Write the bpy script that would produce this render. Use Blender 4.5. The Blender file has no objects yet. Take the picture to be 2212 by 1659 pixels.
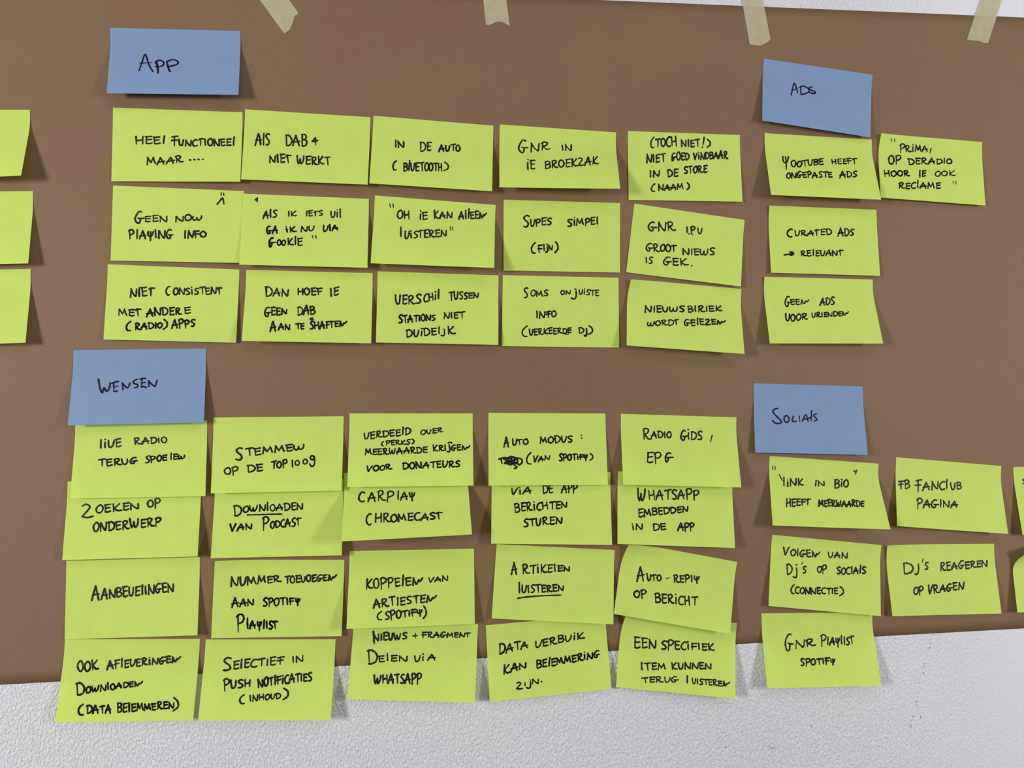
import bpy, math, random
from mathutils import Matrix, Vector

# ------------------------------------------------------------------ camera, world, lights, exposure
MM = 0.001
ZC = 1.5            # height of the wall origin above the floor (m)
CAM=[1656.31388, -90.07757, 804.65685, -33.22761, 0.11148, 0.04101, -0.01989]
TAPES=[[(-275.8, 432.3), (-244.7, 433.7), (-226.1, 404.9), (-217.2, 391.9), (-217.7, 389.9), (-221.0, 387.8), (-222.0, 383.3), (-223.9, 377.8), (-225.8, 373.3), (-231.5, 368.9), (-242.7, 384.5), (-255.9, 403.7)], [(-25.7, 448.8), (-1.7, 449.9), (2.1, 414.3), (5.1, 385.7), (0.6, 388.3), (-2.8, 389.9), (-6.3, 390.3), (-10.4, 389.4), (-14.4, 387.0), (-17.4, 386.1), (-20.6, 386.5), (-22.9, 413.3)], [(262.2, 456.8), (286.2, 457.9), (291.4, 426.3), (298.8, 381.7), (295.7, 378.8), (291.8, 376.7), (288.5, 374.6), (286.2, 373.9), (279.8, 374.3), (274.3, 374.8), (266.8, 425.3)], [(567.1, 465.2), (592.8, 466.3), (582.4, 438.3), (562.3, 386.4), (557.1, 386.5), (554.0, 387.9), (550.4, 388.6), (544.3, 388.9), (537.9, 389.3), (536.2, 389.8), (547.3, 418.4), (555.3, 437.2)]]
MARKS=[(464.6, -285.1), (460.8, -290.6), (461.0, -294.5), (459.3, -299.5), (458.5, -301.3), (453.0, -316.4), (451.7, -319.4), (451.1, -326.5), (451.4, -327.5), (446.1, -336.7), (444.0, -347.7), (441.4, -357.2), (441.2, -360.9), (436.8, -372.9), (445.6, -374.2), (434.7, -376.7), (433.8, -382.3), (433.1, -384.0), (270.4, -395.0), (272.9, -396.6), (275.7, -395.9), (319.0, -376.1), (221.3, -391.7)]
NOTES='''
@ app -339.7 369.9 0.01612 14.97 14.79 0 0.9 | -0.74 -0.11 0.32 -0.84 0.39 -0.08 0.52 0.05
~ -34.2 48.6 -31.9 38.2 -29.4 28.5 -25.3 40.9 -20.8 49.6;-33.6 39.8 -22.6 38.4
~ -18.4 36.7 -16.6 43.5 -15.8 51.6;s -19.1 39 -17.8 36.9 -14.7 35.6 -10.9 38.1 -11.8 42 -15.5 43.5 -19 43.4
~ -8.1 37.3 -6.2 44.7 -4.2 49.2;s -8.1 37.1 -2 34.5 3 37.4 1.1 40.7 -6.1 43.2
@ left1 -543.9 280.8 0.02540 10.34 19.65 0 0.9 | 0.19 0.00 0.18 -0.27 0.19 -0.16 0.19 0.00
@ left2 -540.6 198.5 0.02155 10.35 11.6 0 0.9 | 0.19 0.00 0.18 -0.15 0.19 -0.11 0.19 0.00
@ left3 -542.4 120.2 0.02377 10.12 12.46 0 0.9 | 0.19 0.00 0.19 -0.11 0.18 -0.08 0.19 0.00
@ heel -337.6 285.6 -0.01016 2.415 8.812 0 0.9 | -0.04 0.05 0.09 -0.35 0.22 -0.11 0.23 -0.20
HEEl -41.9 29.3 -41.7 37 -12.1 28.8 -11.8 35.5
f -6.6 28 -6.3 37.6 0.1 27.8 0.4 37.5
UNCtIONEEl 1 31.1 1.2 37.8 56.2 28.9 56.5 36.5
MAAR -29.3 51.1 -29.1 59.1 5.6 48.7 5.9 54.9
.... 11.4 48.6 11.6 53 27 48 27.1 52.3
@ alsdab -207.7 285.3 -0.03948 8.027 10.74 0 0.9 | -0.24 -0.00 0.28 -0.27 0.23 -0.12 0.01 -0.24
AlS -52.4 25 -51.6 38.2 -37.8 25 -37.1 36.3
DAB -22 24 -21.3 36.4 -.7 23.9 0 36.4
& 4.7 25.6 5.2 34.1 10.7 25.2 11.1 33.8
NIEt -37 48.4 -36.5 56.5 -15.4 46.8 -14.9 55
WERKT -9.7 48.2 -9.2 56.6 23.9 45.6 24.4 54.9
@ auto -77.55 280.5 -0.05921 10.38 12.38 0 0.9 | 0.10 -0.04 -0.31 -0.31 0.17 -0.17 0.04 -0.16
IN -40.8 24.8 -40.4 32.5 -29.8 25 -29.4 32
DE -13.8 25.2 -13.3 35.4 -1.8 24.2 -1.4 33.7
AUTO 6.2 26.2 6.5 33.8 28.6 23.6 28.8 31.2
( -41 48.5 -40.4 59.2 -37.1 48.2 -36.6 58.9
BlUETOOTH -30 50.3 -29.6 59 10.4 46.9 10.7 55.9
) 11.9 46.3 12.2 56.2 16.3 46 16.6 55.9
@ gnrin 55.72 275.4 -0.04748 17.3 26.68 0 0.9 | 0.09 -0.47 0.15 -0.29 -0.51 0.03 0.02 -0.14
G -43.3 16.7 -43.3 31.4 -33.2 16 -33.3 30.7
NR -30.6 19.3 -30.8 30.3 -9.7 16.4 -9.8 25.2
IN 3.5 18.3 3.3 25.4 14.9 17 14.7 25
iE -34.7 41.5 -34.9 52.8 -25.3 41.7 -25.5 52.4
BROEKZAK -15.3 41.2 -15.5 50.9 42.8 31.3 42.1 42.5
@ toch 195.8 273 -0.01450 1.486 4.722 0 0.9 | 0.05 -0.06 0.06 0.07 -0.30 -0.13 -0.35 -0.41
( -38 5.9 -38.1 17.6 -34.4 5.7 -34.6 17.4
TOCH -33.1 7.6 -33.2 16.1 -8.5 5.5 -8.7 15.3
NIET -3.7 7.3 -3.8 15.1 17.6 7.2 17.5 14.7
! 19.7 4.5 19.5 15.4 22.6 4.4 22.4 15.3
) 25.3 6.3 25.1 15.2 29 6.2 28.9 15.1
NIET -43.1 25.5 -43.3 34.7 -21.8 23.6 -22 32.1
gOED -14.5 22 -14.7 31.5 5.4 22.5 5.1 29.6
ViNDBAAR 10.3 21.3 10.1 29.2 49.1 19 48.8 26.8
IN -40.5 43.1 -40.7 50.5 -28.8 42.1 -28.9 49.3
DE -19.8 41.2 -20 49.1 -7.7 40.9 -7.9 48.2
STORE -1.3 38.1 -1.5 45.4 24.8 36.1 24.6 43.2
( -38.5 58 -38.6 66.1 -34.3 57.9 -34.5 66
NAAM -30.4 58.5 -30.5 65 -2.2 56.6 -2.4 62.8
) 1.3 55.9 1.1 63.7 4 55.8 3.7 63.7
@ ads 354.4 352.5 -0.12048 8.948 7.944 0 0.9 | -1.13 -0.92 1.31 0.26 -0.21 -0.27 -0.65 0.08
~ -30.3 38.9 -26.9 23.6 -22.9 35.5;-29.2 33.2 -23 29.2
~ -19.6 26.7 -19.1 36.8;s -21 27.9 -15.7 25.6 -9.9 28.6 -11.4 33.2 -19.2 36.8
~ s -6.1 24.9 -9.4 26.3 -8.8 28.7 -3.6 30.1 -2.2 31.9 -5.3 33.1 -9.1 32.4
@ youtube 351.6 272.7 -0.03422 16.06 16.78 0 1.5 | -0.29 -0.29 -0.95 -0.63 -0.64 -0.30 -0.32 -0.43
y -44 25.7 -45.7 38.6 -35.8 25.2 -37.6 38.1
OOTUBE -34.7 31.9 -35.7 39.5 3.9 26.6 2.7 34.3
HEEFt 13.6 26.7 12.6 32.9 44 23.4 42.8 30.4
ONGEPASTE -42.4 46.6 -43.3 53.8 11.7 42.8 10.6 49.4
ADS 20.8 41.9 19.5 49.9 41.1 40.4 39.9 47.3
@ prima 486 273.8 -0.05658 7 6.362 4 0.9 | -0.28 0.00 -0.18 -0.13 -0.37 -0.14 -0.28 0.00
" -48.8 5.2 -48.3 8.5 -44.2 4.8 -43.8 8.4
PRiMA -37.2 11 -37.3 19.3 -2.7 9.7 -2.8 15.9
, -1.3 12.3 -1.4 17.9 0.7 12.2 0.6 17.7
OP -51.1 25.3 -51.7 34.5 -36.5 24.1 -37.1 32.9
DERADIO -27.2 26.2 -27.6 33.6 26 22.7 25.7 28.4
HOOR -57.4 43.4 -57.8 50.4 -27 41.7 -27.3 47.3
IE -15.5 40.1 -16.1 48.6 -7 39.4 -7.4 46.1
OOK 3.7 40 3.3 45.4 29 36.6 28.6 42.7
REClAME -41.3 56.8 -41.8 63.8 10 52.2 9.6 59.2
" 25.5 49.6 25.3 53.1 29.3 49.3 29 53.1
@ geennow -337.2 204.4 -0.02821 1.497 6 0 0.9 | -0.30 0.18 0.53 -0.14 0.15 0.00 0.21 -0.34
" 41.1 2.9 41.1 5.6 43.9 2.8 44 5.5
~ 37.7 14.8 40.1 11.5 42.9 8.2 44.3 14.5
G -41.9 25.9 -41.5 37.2 -33.4 25.6 -33 36.9
EEN -32.5 30.4 -32.3 35.4 -10.1 28.6 -9.8 34.7
NOw -2.7 28.7 -2.4 34.7 23.9 26.1 24.1 31.3
PlAyING -46.8 45.3 -46.5 53.3 -4.3 43.6 -3.9 51.7
INFO 6.3 44.5 6.6 51.8 28.3 43 28.6 49.4
@ niet -341.9 123.9 -0.03534 5.05 3.877 0 0.9 | -0.44 0.23 0.43 -0.41 0.35 0.09 0.21 -0.15
NIEt -41.7 23.5 -41.2 32.4 -18.9 22 -18.5 29.8
C -7.4 20.4 -6.9 28.8 -3.4 20.2 -3 28.7
ONSiSTENt -.2 21.9 0.1 28.2 46.9 19.5 47.2 26
MEt -51.3 44.7 -51 50.7 -29.6 44.6 -29.2 51.5
ANDER -24.7 43.3 -24.2 51 8.4 41.5 8.8 48.2
E 11.2 41.4 11.5 47.5 18 40.6 18.3 46.6
( -43.4 57.6 -42.8 66.5 -38.9 57.4 -38.4 66.3
RADIO -35 58.5 -34.6 65.3 -8.8 57.7 -8.5 62.8
) -8.6 54.1 -8.1 64.3 -4.5 54 -3.9 64.1
APPS 0.1 54.4 0.5 63.1 22.6 53.7 23 60.4
@ alsik -210.2 197.9 -0.02627 10.42 11.02 0 1.5 | -0.02 0.00 0.06 -0.60 0.53 -0.12 0.08 -0.35
~ -51.4 5.9 -49.2 3.7;-49.3 3.7 -49.5 7.9;-51.4 5.9 -49.4 6.4
AlS -43.3 16.3 -42.9 25.1 -29.5 16.1 -29.2 23.3
IK -18.9 16.9 -18.7 22 -9.8 15.3 -9.6 21.3
IEtS -.7 15.8 -.6 20.9 16.8 14.2 16.9 19.6
Uil 24.5 14.8 24.7 21.1 35.8 14 36 21.4
GA -39 33.1 -38.5 41.4 -27.8 33.9 -27.5 40.7
iK -20 33.6 -19.7 39.7 -9.8 32.3 -9.5 38.4
NU -5 33.1 -4.8 38.6 8.5 31.9 8.6 36.8
UIA 17.3 30.3 17.5 37.8 32.9 29.7 33 34.9
g -35.9 46.4 -35.4 55.9 -29.6 46.2 -29.1 55.7
OO -27.7 48.7 -27.4 54 -19.6 47.8 -19.3 53.5
KlE -17.9 47.1 -17.6 53.7 -2.8 45.3 -2.4 53
" 7.1 42.3 7.2 45.2 10.8 42.2 11 45.1
@ ohje -76.91 195.5 -0.06612 13.87 21.79 0 0.9 | -0.07 -0.18 -0.10 -0.45 -0.26 -0.03 0.40 -0.00
" -47.9 7.8 -47.7 11.9 -44 7.5 -43.8 11.6
OH -40 14.6 -39.5 23.4 -26.9 13.1 -26.4 22.8
iE -17 14.6 -16.6 23.6 -8.2 13.6 -7.9 21.5
KAN -1.8 12 -1.4 20.3 18 12.1 18.2 18.1
AllEEn 24.7 9.4 25.1 18.6 53.5 8.4 53.8 15.2
l -35.7 34.8 -35.2 44.4 -34 34.7 -33.5 44.3
UiStEREN -31.1 37.5 -30.6 46.1 12.6 32.6 12.9 40.4
" 16.2 28.8 16.3 33.1 19.2 28.5 19.4 32.8
@ super 58.05 195.5 -0.01887 1.629 1.488 0 0.9 | 0.24 -0.03 0.14 0.14 -0.70 -0.03 0.03 -0.44
S -42.7 16.7 -42.7 28.7 -36 16.5 -36 28.5
UPES -35.1 20.2 -35.1 27.8 -11.6 18.1 -11.6 25
SiMPEl 5.3 18.6 5.3 26.6 39.7 16.8 39.7 23.7
( -33.8 45.3 -33.9 56.9 -29.4 45.2 -29.4 56.8
F -26.5 48.1 -26.5 56 -21.8 48 -21.8 55.9
IjN -20.8 47.8 -20.8 54.1 -10.6 46.9 -10.6 52.6
) -8.4 43.7 -8.5 55.7 -5 43.6 -5 55.7
@ ipv 199.6 185.6 -0.13558 1.493 6.95 0 0.9 | 0.89 -0.07 -0.79 -0.03 -0.32 -0.01 -0.33 -0.33
GNR -45.5 17.6 -44.5 27 -15.2 14.9 -14.3 23.4
I -2.2 17 -1.6 23.6 -.6 16.8 0 23.3
P 2.4 16.4 3.1 23.6 7.7 15.6 8.4 22.8
U 10.5 16.5 11.1 23.1 15.8 15.8 16.4 22.3
. 0.6 21.3 0.9 24.9 1.9 21.1 2.2 24.7
. 4.9 21.3 5.2 25 6.2 21.1 6.5 24.8
GROOt -45.9 41.5 -44.9 50.5 -11.1 39 -10.5 45.6
NIEwS -4.3 41.8 -3.7 48.3 31.5 36.3 32 44.2
IS -44.5 57 -43.8 63.4 -36.8 56 -36.1 62.4
GEK -25.4 54.5 -24.6 62.6 2.8 52.1 3.5 59.5
. 6.5 56.2 6.8 59.9 8 56 8.3 59.7
@ curated 354 191.9 -0.02817 4.305 4.681 2 0.9 | -1.44 -0.19 -0.59 -0.05 -0.35 -0.07 -0.28 -0.13
C -42.5 26 -43 34.5 -36.4 25.8 -36.9 34.3
URAtED -34 27.1 -34.3 33.1 10.2 23.8 9.8 30.2
ADS 17.1 23 16.6 31.4 35.7 22.6 35.3 30
~ @arrow -47.3 55.5 -40 54.2 -36.3 53.6;-40.3 51.7 -36.3 53.2;s -40.3 51.7 -37.2 52.2 -36.1 53.4 -37.5 55.1 -40.5 56;-39.2 52.2 -39.1 55.4;-37.9 52.4 -38 55.1
RElEUANt -28 50.3 -28.4 56.3 21.4 47.6 21 53.4
@ dan -207.5 119.5 -0.02239 15.15 11.95 0 0.9 | -0.37 0.05 0.31 -0.36 0.40 0.06 -0.07 -0.14
DAN -44.2 17.8 -43.7 27.1 -21 18.8 -20.7 26.5
HOEF -12.5 17.8 -12.2 25 12.7 16.8 12.9 24
IE 20.4 17.8 20.6 26.1 29.2 15.5 29.4 23.1
GEEN -43.7 39.3 -43.1 49.2 -21.4 40.3 -21.1 45.7
DAB -11.6 37.8 -11.2 47.4 6.4 36.8 6.8 45.7
A -37.3 54.4 -36.6 65.1 -31.3 54.2 -30.7 64.9
AN -28.8 57.3 -28.5 63.6 -17.6 57.1 -17.3 62.7
TE -12.1 56.3 -11.8 62.6 -3.8 55.5 -3.5 61.8
~ s 4.3 49.9 2 50.7 3 52.2 5.3 51.5
SHAFtEn 1.7 54.5 2 62.3 38 52 38.1 57.7
@ verschil -75.35 117.7 -0.03231 8.723 10.43 0 0.9 | 0.19 -0.15 -0.23 -0.27 -0.47 0.08 0.44 0.01
UERS -44.7 25 -44.5 34.9 -17.7 23.1 -17.6 32.4
CHil -15.3 23.4 -15.1 31.1 1.2 19.1 1.3 27.4
TUSSEN 11.1 19.4 11.2 28.4 42.4 19.7 42.4 24.8
STATIONS -41 46.4 -40.8 54.6 -2.7 44.8 -2.6 50.5
NIET 5.8 42.7 5.9 49 27.7 40.5 27.7 47.5
DUiDE -32.8 61.4 -32.6 69.5 -1.3 59.6 -1.2 66.3
l 0.7 59.1 0.8 65.4 1.9 59 2 65.4
j 3.6 60.8 3.7 65.8 7.9 60.7 8 65.7
K 9.7 57.2 9.8 65.2 18 57 18.1 65
@ soms 54.96 114.4 -0.02357 4.259 1.622 0 0.9 | 1.01 -0.22 -0.58 -0.00 -0.53 0.24 -0.23 -0.24
S -40.9 13.1 -40.8 23.8 -36.5 13 -36.4 23.7
OMS -33.3 16.1 -33.2 21.8 -13.9 15.1 -13.9 21.4
ON -.4 14.8 -.3 19.5 10.2 13.9 10.2 18.4
j 11.5 13.9 11.5 21.5 17.9 13.8 17.9 21.4
UiSTE 19.5 13.8 19.5 18.6 41.5 14 41.4 20.3
INfO -27.4 38.8 -27.4 45.7 -5.2 37.1 -5.2 43.2
( -42.5 54.1 -42.4 65.2 -36.5 54 -36.5 65.1
UERKEERDE -34.3 57.8 -34.2 63.8 11.2 55.2 11.1 60.6
~ @underline 4.4 62.2 8.2 62.4
D 19.1 55.1 19.1 60.8 24.9 55 24.8 60.7
J 25.2 55.9 25.2 62.9 28.3 55.8 28.3 62.9
) 29.4 53 29.3 62.1 33.9 52.9 33.8 62.1
@ nieuwsbrief 191.7 106.1 -0.09022 14.37 19.25 5 0.9 | -0.13 0.00 0.43 0.24 -0.01 -0.13 -0.80 0.51
NIEUwS -44.3 28.9 -44.3 36.1 0.2 25.1 0 31.5
BIRIEK 3.7 24.5 3.5 32.2 41.7 21 41.4 26.6
wORDt -41.4 46.4 -41.5 51.9 -6.8 41.4 -6.9 47.8
GElEZEn -.9 40.4 -1.2 48.2 44 37.3 43.8 42.1
@ geenads 345.9 112.6 -0.02302 11.71 17.19 2 0.9 | -1.82 0.03 -0.48 -0.11 -0.12 -0.18 -0.22 0.01
G -39.8 21.8 -41.2 33 -33.4 21.7 -34.9 32.9
EEn -33.9 25.5 -34.7 31.3 -13.2 24.2 -13.9 29.5
ADS 0.6 22.3 -.7 30.9 17.5 21.7 16.1 30.3
UOOR -41.8 42.3 -42.8 50.5 -16.8 42 -17.7 48.1
URIENDEn -11.5 40.5 -12.4 46 31 37.1 30 42.4
@ wensen -374.8 40.64 0.00493 12.58 9.703 0 0.9 | 0.07 -0.16 0.12 -0.22 0.17 0.07 0.20 0.10
~ s -38.8 29.6 -36.7 39 -34.2 43.5 -33 38.9 -30.2 42.3 -28 39.2 -27.5 33.2
~ -24.3 33.9 -23.4 42.2;s -25.9 34.2 -22.6 32.9 -19.4 32.2;-23.9 38.1 -19.9 37.1;s -23.4 42.3 -21.7 42.6 -20 41.9
~ -14.9 40.9 -16.1 34;s -16.1 34 -13.7 36.8 -10.6 39.1 -8.6 34
~ s -2.3 30.3 -5.5 32.4 -4.8 34.8 -1.6 35.9 -1.2 38.3 -4.5 39.2
~ s 0.5 30.6 2.9 29.7 6.1 29.7;2.5 30.2 2.3 38.6;2.4 34.4 5.9 33.8;s 2.3 38.6 4.5 38.1 7.2 39
~ 9.4 38 8.7 32.1;s 8.7 32.1 11.4 35.4 14.8 37.9 15.8 36.7 16.9 31.3
@ live -373.3 -31.29 -0.00917 8.059 6.896 0 0.9 | 0.69 -0.57 -0.58 -0.06 0.19 -0.01 0.21 0.63
liUE -40.5 19.3 -40 26.9 -19.4 17.8 -19 24.9
RADIO -7.1 16.9 -6.8 23.1 24.5 16.2 24.7 21.5
TERUG -40.4 38.1 -39.9 45.1 -3.4 35.8 -3 41.6
SPOE 4.2 35.1 4.5 41.7 25.2 34.7 25.4 39.4
lEw 28 33.3 28.2 39 42.4 34.1 42.5 38
@ zoeken -379.9 -90.27 -0.01048 8.827 10.08 0 0.9 | 0.17 -0.03 0.16 0.00 0.11 0.01 0.19 0.09
Z -49.4 22.6 -48.5 35.2 -39.3 22.8 -38.4 35.4
OEKEN -36.5 24 -35.9 31.8 4.9 22.1 5.2 27.8
OP 12 19.9 12.4 26 24.3 19.4 24.8 27.9
ONDERWERP -37.6 41.1 -37 49.3 25.9 36.9 26.4 45
@ stemmen -239.8 -29.94 -0.00801 11.83 9.167 0 0.9 | -1.09 0.08 1.32 -0.05 0.11 0.03 0.04 -0.09
S -42.1 31.1 -41.7 42.9 -34.8 31.2 -34.3 43.1
TEMMEw -31.9 31.9 -31.6 39.3 25.9 26.8 26.1 32.8
OP -51.7 51 -51.4 57.5 -38 49.5 -37.7 57.1
DE -29.6 48.5 -29.4 55.5 -14.6 48.2 -14.4 54.1
TOP -6.7 45.9 -6.5 52.4 8.9 44.4 9.1 51.5
I 13.5 44.5 13.7 51.3 14.7 44.5 15 51.3
O 16.4 44.6 16.5 49.3 20.9 44.6 21.1 49.4
O 24.1 43.5 24.3 48.3 29 43.6 29.1 48.3
8 30.6 40 30.9 50.2 36.1 40.1 36.4 50.3
@ podcast -239.5 -94.24 -0.01584 11.85 11.09 0 0.9 | 0.07 0.00 0.16 0.26 -0.01 -0.14 0.06 -0.06
D -44.5 24.7 -43.9 34.6 -36.7 24.8 -36.2 34.7
OWNlOADEN -35.5 25.4 -35.2 31.3 23.4 23 23.6 29.4
~ @underline s -30.5 34.3 -15.4 34.2 3 34.1
VAN -46.8 43.2 -46.4 50.3 -25.8 42.5 -25.5 47.7
P -15.8 36.9 -15.3 48.4 -9.5 37 -9 48.6
ODCASt -7.9 41.7 -7.6 47.7 21.4 37.6 21.7 45.7
@ verdeeld -105.6 -28.9 -0.01988 14.43 14.88 0 0.9 | 0.20 -0.23 0.01 -0.17 -0.01 0.22 -0.16 0.06
UERDEElD -48.7 20 -48.5 26.8 -1.1 15.6 -1.1 21.4
OUER 9.5 17.7 9.5 22.3 31.9 14.7 31.9 19
( -30.6 29.1 -30.5 33.6 -28.5 29.1 -28.4 33.7
PERKS -26.1 28.7 -26 33 -1.6 27.2 -1.5 31.9
) 0.2 27 0.3 31.9 2.4 27 2.4 32
MEERWAARDE -46.7 37.2 -46.5 43 16.5 34.5 16.5 40.9
~ s 37.9 31.1 39.7 30.3 41.9 31.3
KRIjGEn 21.9 33.5 22 39.5 60.1 33.5 60.1 38.2
VOOR -45 54.3 -44.8 60.3 -20 53.3 -19.9 57.8
DONATEURS -8.7 51.6 -8.6 58.2 50.3 49.8 50.2 56
@ carplay -112.9 -85.48 0.04102 37.74 29.59 0 0.9 | 0.97 -0.72 0.05 0.00 -0.13 0.39 -0.69 0.43
C -49.1 21 -48.9 31.8 -43 21.5 -42.7 32.3
ARP -39.4 21.7 -39.2 32.3 -13.4 23.8 -13.5 33.9
lAy -10.1 24.8 -10.2 32.9 8.7 25 8.5 33
C -40.7 46.6 -40.4 58.9 -35.7 47 -35.5 59.2
HROMECASt -32.4 47.6 -32.3 57.3 35.1 50.6 34.8 57.4
@ modus 37.24 -31.51 -0.02292 11.79 7.119 0 0.9 | 0.68 0.04 -0.94 -0.25 -0.22 0.21 0.15 -0.03
A -46.9 25.4 -47 35.7 -41.6 25.4 -41.7 35.7
UtO -38.5 27.7 -38.5 33.9 -20.9 27 -21 32.6
MODUS -8.4 25.1 -8.6 32 26.9 24.1 26.7 30.3
: 35.9 23.2 35.7 26.6 38.2 23.2 38 26.6
~ @crossed_out_word s -52.7 48.6 -47.8 47.2 -42.2 47.4 -36.6 47.2;-50.3 48 -49.3 53.5;s -47.2 48.7 -44.1 50.1 -46.6 52.9 -42.9 53.3 -39.2 51.7;s -45.3 48.7 -37.9 46.8 -34.2 48.7 -39.1 50.5 -44.1 51.7 -36.7 52.6 -32.9 51.1;s -40.3 45.6 -35.4 47.4 -36.7 53.6 -33.7 57.2 -36.8 58.5;s -41.6 46.2 -42.9 53.6 -37.9 53.6 -35.4 47.4 -32.9 48.7 -34.2 53.6;s -32.3 47.4 -28.6 48.7 -28.2 52.4 -31.8 54.6 -32.9 51.1 -32.3 47.4;s -42.8 47.4 -39.1 48.7 -41.6 51.1 -36 49.3 -39.2 53.6 -34.2 53
( -23.2 41.9 -23.4 53.6 -18.4 41.9 -18.7 53.6
VAN -16 45.6 -16.2 52.1 1.6 45.3 1.5 49
SPOTiFy 11.7 43.5 11.5 50.6 42.8 43.8 42.6 48.8
) 44.7 42.6 44.5 50 47.9 42.6 47.7 50.1
@ via 40.64 -92.75 -0.04758 11.78 12.16 0 0.9 | -0.08 0.00 -0.34 -0.09 -0.02 -0.02 0.10 0.13
ViA -43.2 18.8 -43.1 25.8 -21.4 16.8 -21.4 23.5
DE -9.6 15.4 -9.6 23.9 1.7 15.2 1.7 22.5
APP 10.5 14.6 10.5 22.4 27.5 13.4 27.5 21.7
BERiCHTEN -39.4 34.2 -39.4 43.3 16.6 31.5 16.5 37.8
STUREN -30.2 49.8 -30.2 58.2 11 47.7 10.9 54.1
@ gids 181.1 -37.03 -0.05220 13.3 17.3 0 0.9 | -1.11 -0.11 0.56 0.27 0.18 -0.51 -0.12 0.22
R -39.7 15 -40.1 26.7 -30.7 14.8 -31.2 26.5
ADIO -30.8 17.6 -31.1 24.9 -8.7 17.5 -9 23.9
GiDS 2 16 1.5 26.2 25.6 16.9 25.2 24.8
, 33.3 20.1 32.7 27.8 36.4 20 35.8 27.8
EP -37.1 41.7 -37.6 51.4 -20.5 40.8 -21.1 51
g -17 41.1 -17.5 50.3 -7.8 40.9 -8.4 50
@ whatsapp 175.5 -99.63 -0.07181 10.24 13.45 0 0.9 | -0.19 0.02 -0.12 0.00 -0.09 -0.07 -0.10 0.06
W -41.7 17.3 -41.7 30.3 -32.8 16.9 -32.8 29.9
HATSAPP -29.5 19.2 -29.6 28.6 26.2 15.7 26.1 25.1
EMBEDDEN -41.2 39.5 -41.2 47.1 13.8 33.7 13.7 39.3
iN -48.2 55.1 -48.3 61.2 -36.2 54.1 -36.3 60.2
DE -25.4 53.7 -25.5 60.4 -11 52.5 -11.2 59.3
APP 2 52.7 1.8 59.8 20 51 19.7 58.8
@ socials 329.4 -5.911 -0.04514 6.08 9.561 0 0.9 | -0.04 -0.28 -0.26 0.07 -0.24 -0.06 -0.29 0.19
~ s -36 27 -40 28 -41.8 31.1 -36.9 36.8 -32.8 40.8 -34.5 43.4 -39.6 43.3 -42.7 40.5
~ s -26.9 34.6 -29.2 36.6 -29.1 40.7 -26.5 42.2 -24 40.3 -24.2 36.2 -26.9 34.6
~ s -18.3 35.4 -19.9 37.9 -19.5 41 -15.7 40.7
~ -11.9 34.9 -11.7 41.1
~ -9 41 -4.3 33.1 -2.1 40.9;-8.4 38.7 -.7 36.9 2.3 34.8
~ 2.7 28.7 1.5 39.7
~ s 7.9 31.8 4.6 33.7 6.8 36.2 8 38.8 4.4 40.2
@ link 344.6 -88.21 -0.08985 16.4 27.27 0 0.9 | 0.14 -0.49 -0.39 -0.82 -0.48 0.75 -0.18 0.30
" -59.8 11 -59.8 14.9 -56.5 10.8 -56.4 14.7
~ -52.2 19.8 -48.9 25.9
liNK -48.8 25.1 -49.5 33 -24.4 22.3 -25.2 29.7
IN -12.5 23.9 -13.3 30 0 23.1 -.8 29.2
BiO 11.1 20.8 9.7 30.6 27.8 21.4 26.5 28.9
~ 34.7 9.7 36.8 11 38.4 8.8;37.3 10.7 36.3 13.5
HEEFt -46.8 46.9 -47.6 55.9 -19.8 45.5 -20.5 50.8
MEERWAARDE -10 45.7 -11 52.9 40.9 44.5 39.7 50.6
@ fb 491.9 -94.6 -0.10409 8.751 15.04 0 0.9 | -0.18 -0.13 -0.44 -0.12 -0.28 0.05 -0.29 0.13
fB -60.6 26.4 -60.9 35.5 -46.7 25.3 -47.1 33.2
f -40.8 23.6 -41.4 36 -32.7 23 -33.4 35.4
ANCl -31.4 25.1 -32 34.7 -.8 21.9 -1.5 30.5
UB 1.9 23 1.2 30.9 15 22.7 14.4 29.6
PAGINA -39.8 44.3 -40.3 54 8.4 43.1 7.8 50
@ right1 633 -103.1 -0.00487 9.62 12 0 0.9 | -0.35 -0.15 -0.34 0.00 -0.34 0.00 -0.33 0.21
S -53.4 13.8 -54 18.7 -49.2 13.9 -49.8 18.8
@ volgen 344.3 -176.4 -0.12866 6.522 9.176 0 0.9 | 0.09 -0.19 -0.52 0.09 -0.28 0.01 -0.21 0.27
V -49.7 12.2 -49.2 20.7 -43 11.6 -42.5 20.1
OlGEn -41.5 14.4 -41.1 20.7 -7.8 12 -7.4 19.3
UAN 2.1 12.7 2.4 19.1 24.6 11.4 24.9 17.7
D -45.1 30.1 -44.7 40.7 -38.4 29.5 -38.1 40.1
j -37.1 30.9 -36.7 40.6 -32.4 30.5 -32 40.2
' -28.7 26.8 -28.7 28.9 -26.8 26.6 -26.8 28.8
S -27 31 -26.8 37.9 -22.3 30.6 -22.1 37.5
OP -9.9 30.2 -9.7 35.8 1 27.6 1.2 36.1
SOCIAlS 12.4 28.3 12.5 35.8 46.6 25.7 46.6 32.3
( -39.4 51.4 -39.1 60.7 -35.7 51.1 -35.4 60.4
CONNECTIE -34.5 53.5 -34.3 60.3 14.1 51.2 14.1 56.8
) 15.8 49.2 15.9 58.5 20.2 48.8 20.3 58.1
@ djs 478 -186.7 -0.02141 6.12 9.074 3 0.9 | -3.71 1.28 0.01 -0.03 -0.31 0.17 -0.27 0.24
D -44 20.1 -45.4 31.3 -32.5 20.2 -33.9 31.5
J -30.9 21.2 -32.1 30.9 -25.5 21.3 -26.7 30.9
' -22.6 15.9 -23 19.7 -20.3 15.9 -20.7 19.7
S -18.9 19.7 -19.8 27.3 -15.1 19.8 -16 27.3
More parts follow.
